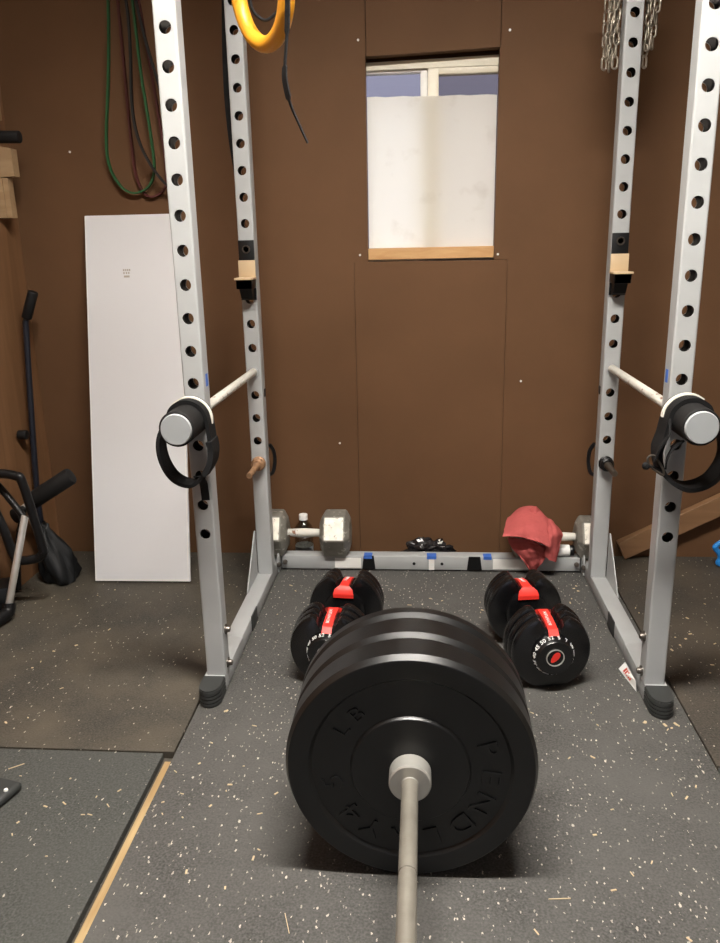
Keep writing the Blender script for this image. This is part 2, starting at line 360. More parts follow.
# ------------------------------------------------------------------ power rack
XA, XB, YF, YR, SP, Z0 = -.5454, .5849, 1.8373, 2.5152, .0762, 1.741
TW = .051; HW = TW/2; ZB = .047; ZTOP = 2.08
rack = thing('power_rack', 'white steel power rack with rows of holes up its four posts', 'power rack', (.02, 2.2, 0))
def post(cx, yf, holes, zb, zt):
    bm = new(); r = .005; hr = .0135; n = 28; yb = yf+TW
    a = HW-r
    # rounded side walls
    prof = []
    for sx, cyy, a0 in ((1, yf+r, -90), (1, yb-r, 0)):
        for k in range(4):
            an = math.radians(a0 + 30*k); prof.append((cx + a + r*math.cos(an), cyy + r*math.sin(an)))
    mir = [(2*cx-x, y) for x, y in prof]
    for pr in (prof, mir):
        lo = [bm.verts.new((x, y, zb)) for x, y in pr]; hi = [bm.verts.new((x, y, zt)) for x, y in pr]
        for k in range(len(pr)-1): bm.faces.new((lo[k], lo[k+1], hi[k+1], hi[k]))
    # perforated front and back walls
    hs = sorted(holes); cuts = [zb] + [h-SP/2 for h in hs[:1]] + [h+SP/2 for h in hs] + [zt]
    for y, dy in ((yf, .003), (yb, -.003)):
        def quad(za, zc): bm.faces.new([bm.verts.new(p) for p in ((cx-a, y, za), (cx+a, y, za), (cx+a, y, zc), (cx-a, y, zc))])
        quad(cuts[0], cuts[1]); quad(cuts[-2], cuts[-1])
        for h in hs:
            hz = SP/2; inner = []; outer = []; lip = []
            # start at the corner so that the four corners are on the outline
            angs = sorted(set([2*PI*k/n for k in range(n)] + [math.atan2(s*hz, t*a) % (2*PI) for s in (1, -1) for t in (1, -1)]))
            for an in angs:
                c, s = math.cos(an), math.sin(an); k = min(a/abs(c) if abs(c) > 1e-9 else 9, hz/abs(s) if abs(s) > 1e-9 else 9)
                inner.append(bm.verts.new((cx+hr*c, y, h+hr*s))); outer.append(bm.verts.new((cx+k*c, y, h+k*s))); lip.append(bm.verts.new((cx+hr*c, y+dy, h+hr*s)))
            m = len(angs)
            for k in range(m):
                k2 = (k+1) % m
                bm.faces.new((outer[k], outer[k2], inner[k2], inner[k])); bm.faces.new((inner[k], inner[k2], lip[k2], lip[k]))
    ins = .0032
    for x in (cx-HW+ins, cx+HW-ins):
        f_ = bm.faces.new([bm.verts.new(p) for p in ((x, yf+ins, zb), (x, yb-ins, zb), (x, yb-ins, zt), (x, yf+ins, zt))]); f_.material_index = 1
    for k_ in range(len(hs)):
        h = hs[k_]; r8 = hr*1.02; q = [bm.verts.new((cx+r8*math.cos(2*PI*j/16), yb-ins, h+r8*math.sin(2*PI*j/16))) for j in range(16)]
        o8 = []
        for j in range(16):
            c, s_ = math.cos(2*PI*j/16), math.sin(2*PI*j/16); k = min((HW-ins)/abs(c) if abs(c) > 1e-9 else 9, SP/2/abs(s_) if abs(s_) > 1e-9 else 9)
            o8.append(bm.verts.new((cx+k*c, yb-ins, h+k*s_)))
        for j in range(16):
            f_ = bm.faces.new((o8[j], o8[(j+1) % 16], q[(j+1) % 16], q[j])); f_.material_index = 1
    bm.faces.new([bm.verts.new(p) for p in ((cx-HW, yf, zt), (cx+HW, yf, zt), (cx+HW, yb, zt), (cx-HW, yb, zt))])
    bmesh.ops.remove_doubles(bm, verts=bm.verts, dist=1e-5)
    return bm
holes = [Z0 - i*SP for i in range(-3, 18)]
for cx, yf in ((XA, YF), (XB, YF), (XA, YR), (XB, YR)):
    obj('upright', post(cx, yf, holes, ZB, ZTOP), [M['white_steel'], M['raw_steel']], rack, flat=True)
for cx, s in ((XA, 1), (XB, -1)):                      # s points to the inside of the rack
    cu_, cx = cx, cx - s*.004
    b = new(); bx(b, cx-HW, cx+HW, 1.80, 2.713, .002, ZB, .003); obj('base_beam', b, M['white_steel'], rack)
    b = new(); bx(b, cu_-HW, cu_+HW, YF+.0, YR+TW, ZTOP, ZTOP+TW, .003); obj('top_beam', b, M['white_steel'], rack)
    # front sleeve of the base beam that carries the post
    b = new(); bx(b, cx-HW-.0015, cx+HW+.0015, 1.815, 2.054, .002, ZB+.0015, .001); obj('beam_sleeve', b, M['white_steel'], rack)
    # ribbed rubber foot, rounded at the front
    def plan(e): 
        w = HW+.003+e; pts = [(cx+w, 1.832), (cx-w, 1.832), (cx-w, 1.79)]
        for k in range(1, 12):
            an = PI + PI*k/12; pts.append((cx + w*math.cos(an), 1.79 + (.036+e)*math.sin(an)))
        pts.append((cx+w, 1.79)); return pts
    b = new(); z = .001; rows = []
    for k, (h, e) in enumerate(((.004, -.001), (.007, .001), (.0028, -.0022), (.0075, .001), (.0028, -.0022), (.0075, .001), (.0028, -.0022), (.0095, .001), (.004, -.001))):
        rows.append((z, e)); z += h; rows.append((z, e))
    rings = [[b.verts.new((x, y, z)) for x, y in plan(e)] for z, e in rows]
    for A, B in zip(rings, rings[1:]):
        for k in range(len(A)): b.faces.new((A[k], A[(k+1) % len(A)], B[(k+1) % len(A)], B[k]))
    b.faces.new(rings[0]); b.faces.new(rings[-1]); obj('rubber_foot', b, M['foot_rubber'], rack, sharp=30)
    # welded gusset plate behind the post
    xo = cx - s*.0245
    b = new(); prism(b, [(xo-.002, YR+.001, ZB), (xo-.002, YR+.001, .205), (xo-.002, YR-.010, .205), (xo-.002, 2.36, ZB+.008), (xo-.002, 2.355, ZB)], (.004, 0, 0)); obj('gusset', b, M['white_steel'], rack, flat=True)
    xi = cx + s*HW
    for z in (.168, .070):
        b = new(); lathe(b, [(0, .013), (.0065, .013), (.0085, .009), (.0085, .003), (.014, .003), (.014, 0), (0, 0)], (xi+s*.0035, 1.868, z), (s, 0, 0), 10); obj('bolt', b, M['bolt'], rack)
    # black rubber strip stuck on the inner side of the base beam
    b = new(); bx(b, *sorted((xi, xi+s*.004)), 2.175, 2.25, .004, ZB+.006, .0015); obj('rubber_strip', b, M['foot_rubber'], rack)
    b = new(); bx(b, *sorted((xi, xi+s*.0048)), YF+.020, YF+.036, .816, .846); obj('tape', b, M['blue_tape'], rack)['label'] = 'blue masking tape'
    b = new(); bx(b, *sorted((xi, xi+s*.006)), YR+.024, YR+.044, .665, .690); obj('tape', b, M['black_steel'], rack)['label'] = 'black tape'
    # joint plate between base beam and rear crossbeam
    b = new(); bx(b, *sorted((xi, xi+s*.006)), 2.625, 2.713, .006, .075, .001); obj('joint_plate', b, M['white_steel'], rack)
    for dx, y in ((.004, 2.628), (.024, 2.655)):
        b = new(); lathe(b, [(0, .012), (.006, .012), (.009, .008), (.009, 0), (0, 0)], (xi+s*dx, y, .036), (0, -1, 0) if dx > .01 else (s*.3, -1, 0), 8); obj('bolt', b, M['bolt'], rack)
b = new(); cyl(b, (.495, 2.573, 1.872), (.675, 2.573, 1.872), .008, 14, .001); obj('chain_pin', b, M['dark_steel'], rack)
y0, y1 = 2.662, 2.713
xa, xb = XA+HW+.006, XB-HW-.006
b = new(); bx(b, xa, xb, y0, y1, .006, .057, .003); obj('crossbeam', b, M['white_steel'], rack)
for x0, x1, x2, x3 in ((-.2205, -.172, -.178, -.2145), (.156, .2095, .203, .162)):   # dark tape wrapped on the crossbeam
    b = new(); prism(b, [(x0, y0-.0012, .007), (x1, y0-.0012, .007), (x2, y0-.0012, .0578), (x3, y0-.0012, .0578)], (0, .004, 0)); obj('tape', b, M['black_steel'], rack, flat=True)['label'] = 'black tape'
for x0, x1 in ((-.319, -.224), (.248, .385)):
    b = new(); bx(b, x0, x1, y0-.0012, y0+.003, .012, .050); obj('sticker', b, M['label_white'], rack, flat=True)['label'] = 'white sticker'
for x0, x1 in ((-.214, -.184), (.013, .047), (.214, .243)):
    b = new(); bx(b, x0, x1, y0-.0014, y1-.018, .0565, .0580); bx(b, x0, x1, y0-.0014, y0+.002, .048, .058); obj('tape', b, M['blue_tape'], rack, flat=True)['label'] = 'blue masking tape'
b = new(); bx(b, .020, .040, y0-.0012, y0+.003, .0065, .046); bx(b, .024, .028, y0-.003, y0+.003, .0065, .012); obj('tape', b, M['label_white'], rack, flat=True)['label'] = 'clear tape'
for x in (-.033, .067):
    b = new(); lathe(b, [(0, .0), (.0055, .0), (.0055, .003), (0, .003)], (x, y0-.0013, .030), (0, 1, 0), 14); obj('bolt_hole', b, M['black_steel'], rack)

# ------------------------------------------------------------------ safety bars through the posts, straps looped over them
ZS = Z0 - 13*SP
for cx, s, lab in ((XA, 1, 'left'), (XB, -1, 'right')):
    t = thing('safety_bar', 'worn white safety rod through the %s posts with a fat grey-capped handle' % lab, 'safety bar', (cx, 1.70, ZS), 'safety bars through the rack posts')
    b = new(); cyl(b, (cx, 2.575, ZS), (cx, 1.70, ZS), .0122, 20, .001); obj('rod', b, M['rod'], t)
    b = new(); lathe(b, [(.013, 1.8362), (.0375, 1.8362), (.0405, 1.833), (.0405, 1.684), (.0385, 1.6815), (.0355, 1.6815)], (cx, 0, ZS), (0, 1, 0), 40); obj('sleeve', b, M['foam'], t)
    b = new(); lathe(b, [(0, 1.676), (.0335, 1.676), (.0355, 1.679), (.0355, 1.69), (0, 1.69)], (cx, 0, ZS), (0, 1, 0), 40); obj('end_cap', b, M['cap_grey'], t)
    b = new(); lathe(b, [(.012, 0), (.0175, 0), (.0175, .004), (.012, .004)], (cx, YR-.0045, ZS), (0, 1, 0), 20); obj('washer', b, M['white_steel'], t)

def loop_path(cx, pts, n=10): return smooth_path([(cx+x, y, ZS+z) for x, y, z in pts], n, True)
# left strap: padded wrist loop
t = thing('lifting_strap', 'black padded strap with a white edge hanging in a loop from the left safety bar', 'strap', (XA, 1.76, ZS), 'straps looped over the safety bars')
arc = lambda r, a0, a1, n, y: [(r*math.cos(math.radians(a0+(a1-a0)*k/n)), y, r*math.sin(math.radians(a0+(a1-a0)*k/n))) for k in range(n+1)]
pl = arc(.0462, 165, 0, 6, 1.785) + [(.050, 1.785, -.040), (.053, 1.782, -.080), (.038, 1.775, -.120), (.003, 1.765, -.149), (-.037, 1.76, -.133), (-.063, 1.765, -.090), (-.0675, 1.775, -.040)]
b = new(); sweep(b, loop_path(XA, pl), rect(.009, .052), True, up=(0, 1, 0)); obj('webbing', b, M['strap'], t)
b = new(); sweep(b, smooth_path([(XA+x*1.12, 1.792, ZS+z*1.12) for x, y, z in arc(.0462, 168, -12, 10, 0)], 4), rect(.004, .010), up=(0, 1, 0)); obj('white_edge', b, M['strap_white'], t)
b = new(); sweep(b, smooth_path([(XA+.052, 1.775, ZS-.045), (XA+.055, 1.775, ZS-.070), (XA+.050, 1.77, ZS-.100), (XA+.034, 1.766, ZS-.126)], 6), rect(.013, .062), up=(0, 1, 0)); obj('pad', b, M['strap'], t)
b = new(); sweep(b, smooth_path([(XA+.012, 1.772, ZS-.135), (XA+.012, 1.812, ZS-.160), (XA+.011, 1.826, ZS-.190), (XA+.011, 1.828, ZS-.212)], 6), rect(.003, .020), up=(1, 0, 0)); obj('strap_end', b, M['strap'], t)
# right strap: wide loop with a buckle
t = thing('lifting_strap', 'wide black strap with a buckle and white stripe hanging from the right safety bar', 'strap', (XB, 1.76, ZS), 'straps looped over the safety bars')
pr = arc(.0462, 15, 180, 6, 1.775) + [(-.052, 1.775, -.035), (-.062, 1.77, -.075), (-.048, 1.765, -.122), (0, 1.755, -.152), (.052, 1.755, -.135), (.080, 1.76, -.085), (.074, 1.77, -.030)]
b = new(); sweep(b, loop_path(XB, pr), rect(.010, .062), True, up=(0, 1, 0)); obj('webbing', b, M['strap'], t)
b = new(); sweep(b, smooth_path([(XB+x*1.14, 1.785, ZS+z*1.14) for x, y, z in arc(.0462, 50, 178, 9, 0)], 4), rect(.004, .011), up=(0, 1, 0)); obj('white_stripe', b, M['strap_white'], t)
b = new(); sweep(b, smooth_path([(XB-.047, 1.748, ZS+.002), (XB-.050, 1.735, ZS-.028), (XB-.064, 1.735, ZS-.052), (XB-.070, 1.738, ZS-.072), (XB-.075, 1.74, ZS-.085)], 6), rect(.004, .030), up=(.25, 1, 0)); obj('strap_end', b, M['strap'], t)
b = new(); sweep(b, smooth_path([(XB-.020, 1.735, ZS-.042), (XB-.040, 1.730, ZS-.058), (XB-.050, 1.730, ZS-.080), (XB-.050, 1.735, ZS-.100)], 6), rect(.004, .026), up=(.3, 1, 0)); obj('strap_end', b, M['strap'], t)
b = new(); cc = V((XB-.068, 1.735, ZS-.092)); tube(b, [cc+V(p) for p in ((-.022, 0, .012), (-.008, 0, .016), (.012, 0, -.014), (.014, 0, -.028), (.0, .0, -.020), (-.018, .0, -.004))], .0028, 8, 4, True); obj('buckle', b, M['dark_steel'], t)
b = new(); lathe(b, [(0, -.010), (.006, -.008), (.0095, 0), (.006, .008), (0, .010)], (XB-.091, 1.74, ZS-.100), (0, 1, 0), 14); obj('stud', b, M['strap'], t)
b = new(); sweep(b, smooth_path([(XB-.088, 1.74, ZS-.098), (XB-.070, 1.742, ZS-.105), (XB-.052, 1.75, ZS-.112)], 5), rect(.004, .016), up=(0, 1, 0)); obj('strap_end', b, M['strap'], t)

# ------------------------------------------------------------------ J-cups on the rear posts
for cx, dz, s, lab in ((XA, 0, 1, 'left'), (XB, -.0035, -1, 'right')):
    y = YR-.0006; z = lambda v: v+dz
    t = thing('j_cup', 'black steel bar hook with tan liner on the rear %s post' % lab, 'bar hook', (cx, y, 1.05), 'bar hooks on the rear posts')
    b = new(); bx(b, cx-.0245, cx+.0245, y-.006, y, z(.978), z(1.1585), .001)
    bx(b, cx-.0245, cx+.0245, y-.066, y-.005, z(1.014), z(1.041), .002)
    prism(b, [(cx-.019, y-.005, z(1.016)), (cx-.019, y-.050, z(1.016)), (cx-.019, y-.030, z(.984)), (cx-.019, y-.005, z(.978))], (.038, 0, 0))
    bx(b, cx-.0245, cx+.0245, y-.066, y-.058, z(1.014), z(1.0455), .002)
    obj('hook', b, M['black_steel'], t)
    b = new(); bx(b, cx-.0265, cx+.0265, y-.011, y-.006, z(1.046), z(1.0985), .001); bx(b, cx-.0285, cx+.0285, y-.072, y-.006, z(1.0415), z(1.0475), .001); obj('liner', b, M['uhmw'], t)
    b = new(); lathe(b, [(0, 0), (.0080, 0), (.0095, -.003), (.0125, -.003), (.0125, .001), (0, .001)], (cx, y-.006, Z0-8*SP), (0, 1, 0), 24); obj('pin', b, M['dark_steel'], t)

# ------------------------------------------------------------------ band pegs low on the rear posts
ZP = Z0 - 17*SP
for cx, L, m1, m2, lab, dx in ((XA, .155, M['rust'], M['rust'], 'rusty brown steel peg with ring collar sticking out of the rear left post', 1),
                             (XB, .130, M['dark_steel'], M['black_steel'], 'dark steel peg with black collar sticking out of the rear right post', -1)):
    t = thing('band_peg', lab, 'peg', (cx, YR-.03, ZP), 'pegs low on the rear posts')
    b = new(); lathe(b, [(0, .05), (.0125, .05), (.0125, -.03), (.0115, -.05), (.0095, -.058), (.0095, -L+.004), (.0085, -L), (0, -L)], (cx, YR, ZP), (0, 1, 0), 18); obj('pin', b, m1, t)
    b = new(); lathe(b, [(.012, -.001), (.0235, -.001), (.0235, -.007), (.019, -.010), (.019, -.018), (.0215, -.020), (.0215, -.026), (.016, -.031), (.012, -.031)], (cx, YR, ZP), (0, 1, 0), 26); obj('collar', b, m2, t)
    xs = cx+dx*.027
    b = new(); tube(b, [(xs, YR+TW+.004, ZP+.050), (xs+dx*.012, YR+TW+.012, ZP+.025), (xs+dx*.014, YR+TW+.014, ZP-.015), (xs+dx*.004, YR+TW+.008, ZP-.052), (xs-dx*.02, YR+TW+.008, ZP-.055)], .0065, 8, 5); obj('clip', b, M['black_steel'], t)

# ------------------------------------------------------------------ barbell and bumper plates
BX, BY, BZ = -.0217, 1.219, .2275
bar = thing('barbell', 'steel barbell with pale collar, its shaft running towards the viewer', 'barbell', (BX, .6, BZ))
b = new(); rs = .0146
pf = [(0, -.115), (rs, -.115)]
for y in (.100, .976):
    pf += [(rs, y-.004), (rs-.0012, y-.003), (rs-.0012, y+.003), (rs, y+.004)]
pf += [(rs, 1.196), (0, 1.196)]
lathe(b, pf, (BX, 0, BZ), (0, 1, 0), 36); obj('shaft', b, M['bar_steel'], bar)
for y0, d in ((BY-.001, -1), (-.148, 1)):
    b = new(); lathe(b, [(0, .036), (.0150, .036), (.0155, .0345), (.035, .0345), (.0375, .032), (.0375, 0), (0, 0)] if d < 0 else [(0, .036), (.035, .036), (.0375, .033), (.0375, 0), (0, 0)], (BX, y0, BZ), (0, d, 0), 48); obj('collar', b, M['collar'], bar)
    b = new(); cyl(b, (BX, y0, BZ), (BX, y0 - d*.415, BZ), .0247, 32, .002); obj('sleeve', b, M['collar'], bar)

def plate_bm(y, th):
    f = [(.0255, .002), (.029, 0), (.104, 0), (.1058, .0010), (.1090, .0068), (.1785, .0068), (.1845, .0006), (.187, 0), (.2195, 0), (.2212, .0008), (.2262, .0105), (.2275, .0130)]
    prof = f + [(r, th-h) for r, h in f[::-1]]
    bm = new(); lathe(bm, [(r, h) for r, h in prof], (BX, y, BZ), (0, 1, 0), 128, closed=True); return bm
yy = BY+.0005
for th, lab in ((.0805, 'frontmost black bumper plate with raised lettering, next to the pale bar collar'),
                (.0805, 'middle black bumper plate of the three on the barbell'),
                (.046, 'rearmost and thinnest black bumper plate on the barbell')):
    t = thing('bumper_plate', lab, 'weight plate', (BX, yy, 0), 'bumper plates on the barbell')
    obj('disc', plate_bm(yy, th), M['black_rubber'], t, sharp=20)
    # raised words round the recess, tops outward, running clockwise
    def letter(ch, ang, r, size):
        tb = text_bm(ch, size, .0022); bmesh.ops.scale(tb, vec=(1.22, 1, 1), verts=tb.verts)
        a = math.radians(ang)
        m = Matrix.Translation((BX + r*math.cos(a), yy+.0056, BZ + r*math.sin(a))) @ Matrix.Rotation(-(a-PI/2), 4, 'Y') @ Matrix.Rotation(PI/2, 4, 'X')
        return tb, m
    if yy < 1.24:
        for word, seq, size in (('PENDLAY', [(c, 18.5-23*k) for k, c in enumerate('PENDLAY')], .052), ('45', [('4', 221), ('5', 193)], .056), ('LB', [('L', 148), ('B', 131)], .040)):
            for ch, an in seq:
                tb, m = letter(ch, an, .1435, size); obj('raised_letter', merge(new(), tb, m), M['black_rubber'], t)
    yy += th + .0006

# ------------------------------------------------------------------ adjustable dumbbells
def head_ring(hw, r, notch, dep):
    """cross-section of one weight plate: round with a flat foot and a notch cut into the top"""
    pts = []
    n = 40
    a0 = math.asin(notch/r)
    for k in range(n+1):
        an = PI/2 - a0 - (2*PI-2*a0)*k/n
        x, z = r*math.cos(an), r*math.sin(an)*1.02
        pts.append((x, max(z, -r*.955)))
    # rounded shoulders either side of the notch
    zt = r - dep; rc_ = .017; out = []
    x0_, z0_ = pts[0]; out_r = [(notch + rc_*.15, zt + rc_*1.0), (notch + rc_*.35, r*.845), (notch + rc_*.75, r*.893), (notch + rc_*1.3, r*.898)]
    body = [p for p in pts if not (abs(p[0]) < notch + rc_*1.7 and p[1] > 0)]
    pts = out_r + body + [(-x, z) for x, z in out_r[::-1]]
    pts += [(-notch*.97, zt+.006), (-notch*.85, zt), (notch*.85, zt), (notch*.97, zt+.006)]
    return pts
def plate_solid(bm, y0, y1, r, notch, dep, bev=.0065):
    P0 = head_ring(0, r, notch, dep)
    def ring(y, k): return [bm.verts.new((x*k, y, z*k)) for x, z in P0]
    k = (r-bev)/r; R = [ring(y0, k), ring(y0+bev*.3, (r-bev*.3)/r), ring(y0+bev, 1), ring(y1-bev, 1), ring(y1-bev*.3, (r-bev*.3)/r), ring(y1, k)]
    for A, B in zip(R, R[1:]):
        for i in range(len(A)): bm.faces.new((A[i], A[(i+1) % len(A)], B[(i+1) % len(A)], B[i]))
    bm.faces.new(R[0]); bm.faces.new(R[-1][::-1]); return bm
def adjustable_dumbbell(loc, rz, label):
    t = thing('adjustable_dumbbell', label, 'dumbbell', loc, 'adjustable dumbbells with red strips'); t['_local'] = 1
    t.rotation_euler = (0, 0, rz)
    zc = .1055
    def add(name, bm, m, par=None, **k):
        bmesh.ops.translate(bm, vec=(0, 0, zc), verts=bm.verts); p = par or t; p['_local'] = 1; o = obj(name, bm, m, p, **k); return o
    b = new(); cyl(b, (0, -.07, 0), (0, .07, 0), .019, 24); lathe(b, [(.019, -.045), (.023, -.02), (.024, 0), (.023, .02), (.019, .045)], n=24); add('handle', b, M['grip'])
    for s in (-1, 1):
        # end housing beside the handle, then the stack of plates outward
        b = new(); lathe(b, [(0, .060), (.050, .060), (.060, .064), (.062, .075), (.062, .080), (0, .080)], axis=(0, s, 0), n=36); add('housing', b, M['black_plastic'])
        y = .078
        for k, (th, r) in enumerate(((.033, .1095), (.030, .107), (.030, .1045))):
            b = new(); a0, a1 = y, y+th-.0008
            plate_solid(b, *sorted((s*a0, s*a1)), r, .025, .040, .0095); add('weight_plate', b, M['black_plastic'], sharp=30); y += th
        ye = y
        # red strip lying in the notch, flared at the handle end
        b = new(); pth = [(.056, .058), (.063, .071), (.073, .0785), (.125, .0765), (ye-.006, .0660), (ye+.010, .052)]
        wd = [(.030, .034), (.026, .0205), (.0135, .0125), (.0125, .0125), (.0128, .0128), (.0132, .0132)]
        up, lo = [], []
        for (yy2, z), (w, _) in zip(pth, wd):
            up.append([b.verts.new((x, s*yy2, z)) for x in (-w, -w*.5, w*.5, w)]); lo.append([b.verts.new((x, s*yy2, z-.012)) for x in (-w, -w*.5, w*.5, w)])
        for i in range(len(pth)-1):
            for j in range(3):
                b.faces.new((up[i][j], up[i][j+1], up[i+1][j+1], up[i+1][j])); b.faces.new((lo[i][j], lo[i][j+1], lo[i+1][j+1], lo[i+1][j]))
            for j in (0, 3): b.faces.new((up[i][j], up[i+1][j], lo[i+1][j], lo[i][j]))
        for i in (0, -1):
            for j in range(3): b.faces.new((up[i][j], up[i][j+1], lo[i][j+1], lo[i][j]))
        strip = add('strip', b, M['red'], sharp=25)
        strip['label'] = 'red plastic strip'
        tb = text_bm('BOWFLEX', .0125, .0003)
        bm2 = merge(new(), tb, Matrix.Translation((-.002, s*.125, .0775)) @ Matrix.Rotation(math.radians(-13)*s, 4, 'X') @ Matrix.Rotation(PI/2 if s < 0 else -PI/2, 4, 'Z'))
        add('lettering', bm2, M['white_mark'], strip)['label'] = 'white printed lettering'
        # selector dial with numbers on its sloping rim and a red emblem
        b = new(); lathe(b, [(0, ye), (.054, ye), (.055, ye+.004), (.0475, ye+.026), (.0455, ye+.0285), (.040, ye+.0285), (.026, ye+.0245), (.0245, ye+.0245), (.0, ye+.0245)], axis=(0, s, 0), n=44)
        dial = add('dial', b, M['black_plastic'], sharp=25)
        b = new(); lathe(b, [(.0215, ye+.0245), (.0215, ye+.027), (.0238, ye+.027), (.0238, ye+.0245)], axis=(0, s, 0), n=36); add('ring', b, M['chrome'], dial)
        b = new(); out = []
        for k in range(16):
            a = 2*PI*k/16; u, w = .0165*math.cos(a), .0085*math.sin(a)*(1+.25*math.cos(a)); an = math.radians(52)
            out.append((u*math.cos(an)-w*math.sin(an), s*(ye+.0240), u*math.sin(an)+w*math.cos(an)))
        prism(b, out, (0, s*.0020, 0)); add('emblem', b, M['red'], dial)['label'] = 'red leaf-shaped emblem'
        b = new()
        for k, num in enumerate(('5', '7', '10', '12', '15', '17', '20', '22', '25', '30', '35', '40', '45', '50', '52')):
            tb = text_bm(num, .0165, .0004); a = 2*PI*k/15 + .2
            mm = Matrix.Rotation(a, 4, 'Y') @ Matrix.Translation((0, s*(ye+.015), .0522)) @ Matrix.Rotation(math.radians(-18.5)*s, 4, 'X') @ (Matrix.Identity(4) if s < 0 else Matrix.Rotation(PI, 4, 'Z'))
            merge(b, tb, mm)
        add('numerals', b, M['white_mark'], dial)['label'] = 'white numerals round the dial'
    return t
adjustable_dumbbell((.309, 2.054, 0), math.radians(8.8), 'black adjustable dumbbell with red strips, right of the barbell plates')
adjustable_dumbbell((-.236, 2.047, 0), math.radians(-5.3), 'black adjustable dumbbell with red strips, left and partly behind the barbell plates')

# ------------------------------------------------------------------ hex dumbbells lying on the rear crossbeam
def hex_dumbbell(xl, xr, label, R=.0885):
    """two hexagonal heads with bevelled ends on a bare handle, lying along x"""
    yc, zc = 2.692, .0578 + R*math.cos(PI/6)
    t = thing('hex_dumbbell', label, 'dumbbell', ((xl+xr)/2, yc, .0578), 'hex dumbbells on the rear crossbeam')
    b = new(); lathe(b, [(0, 0), (.0135, 0), (.0165, (xr-xl)/2), (.0135, xr-xl), (0, xr-xl)], (xl, yc, zc), (1, 0, 0), 20); obj('handle', b, M['rod'], t)
    for x0, x1 in ((xl-.104, xl+.004), (xr-.004, xr+.104)):
        b = new(); rows = []
        for x, k in ((x0, .66), (x0+.017, 1), (x1-.017, 1), (x1, .66)):
            rows.append([b.verts.new((x, yc + R*k*math.cos(a), zc + R*k*math.sin(a))) for a in [PI/3*j for j in range(6)]])
        for A, B in zip(rows, rows[1:]):
            for j in range(6): b.faces.new((A[j], A[(j+1) % 6], B[(j+1) % 6], B[j]))
        b.faces.new(rows[0]); b.faces.new(rows[-1])
        bmesh.ops.bevel(b, geom=list(b.edges), offset=.0035, segments=1, affect='EDGES', profile=.5)
        h = obj('head', b, M['hex_paint'], t, sharp=10)
        # upper front facet, worn in specks: overhead light put into its pale colour
        a = PI*5/6; nrm = V((0, math.cos(a), math.sin(a))); tg = V((0, -math.sin(a), math.cos(a)))
        c = V(((x0+x1)/2, yc, zc)) + nrm*(R*math.cos(PI/6)+.0002)
        b = new(); prism(b, [c + V((sx*.0335, 0, 0)) + tg*(sz*R*.458) for sx, sz in ((-1, -1), (1, -1), (1, 1), (-1, 1))], nrm*.0006)
        obj('lit_facet', b, M['hex_face'], h)['label'] = 'lit upper facet painted pale, with worn specks'
    return t
hex_dumbbell(-.495, -.366, 'worn silver hex dumbbell lying uncovered on the rear crossbeam')
hex_dumbbell(.418, .540, 'worn silver hex dumbbell on the rear crossbeam, under the red towel', .079)

# ------------------------------------------------------------------ towel draped over the right-hand hex dumbbell
def cloth(bm, rows, nu=26, nv=20, seed=0, amp=.006, thick=.004):
    """rows: lists of control points; a smooth patch through them, wrinkled, given thickness"""
    R = [smooth_path(r, 8) for r in rows]
    m = min(len(r) for r in R); cols = [smooth_path([r[i] for r in R], 8) for i in range(m)]
    n = len(cols[0]); rnd = random.Random(seed); ph = [rnd.uniform(0, 6.28) for _ in range(8)]
    G = [[None]*n for _ in range(m)]
    for i in range(m):
        for j in range(n):
            p = cols[i][j]; u, v = i/(m-1), j/(n-1)
            w = amp*(math.sin(9*u+5*v+ph[0]) * math.sin(7*v-3*u+ph[1]) + .5*math.sin(19*u-8*v+ph[2]) + .3*math.sin(31*v+6*u+ph[3]))
            G[i][j] = p + V((w*.3, -w, w*.4))
    def nor(i, j):
        a = G[min(i+1, m-1)][j]-G[max(i-1, 0)][j]; c = G[i][min(j+1, n-1)]-G[i][max(j-1, 0)]; q = a.cross(c)
        return q.normalized() if q.length > 1e-9 else V((0, -1, 0))
    A = [[bm.verts.new(G[i][j]) for j in range(n)] for i in range(m)]
    B = [[bm.verts.new(G[i][j] - nor(i, j)*thick) for j in range(n)] for i in range(m)]
    for i in range(m-1):
        for j in range(n-1):
            bm.faces.new((A[i][j], A[i+1][j], A[i+1][j+1], A[i][j+1])); bm.faces.new((B[i][j], B[i][j+1], B[i+1][j+1], B[i+1][j]))
    edge = [(i, 0) for i in range(m)] + [(m-1, j) for j in range(1, n)] + [(i, n-1) for i in range(m-2, -1, -1)] + [(0, j) for j in range(n-2, 0, -1)]
    for k in range(len(edge)):
        i, j = edge[k]; i2, j2 = edge[(k+1) % len(edge)]
        bm.faces.new((A[i][j], A[i2][j2], B[i2][j2], B[i][j]))
    return bm
b = new()
# upper fold over the head
cloth(b, [[(0.3080, 2.7550, 0.1640), (0.3480, 2.7550, 0.2080), (0.4020, 2.7550, 0.2120), (0.4450, 2.7500, 0.1640)],
          [(0.2980, 2.6850, 0.1930), (0.3400, 2.6850, 0.2140), (0.3980, 2.6800, 0.2200), (0.4450, 2.6800, 0.1890)],
          [(0.2820, 2.6100, 0.1760), (0.3370, 2.5950, 0.2000), (0.3910, 2.5950, 0.1970), (0.4350, 2.6100, 0.1730)],
          [(0.2690, 2.5700, 0.1720), (0.3200, 2.5580, 0.1740), (0.3770, 2.5550, 0.1590), (0.4250, 2.5680, 0.1330)]], seed=3, amp=.005)
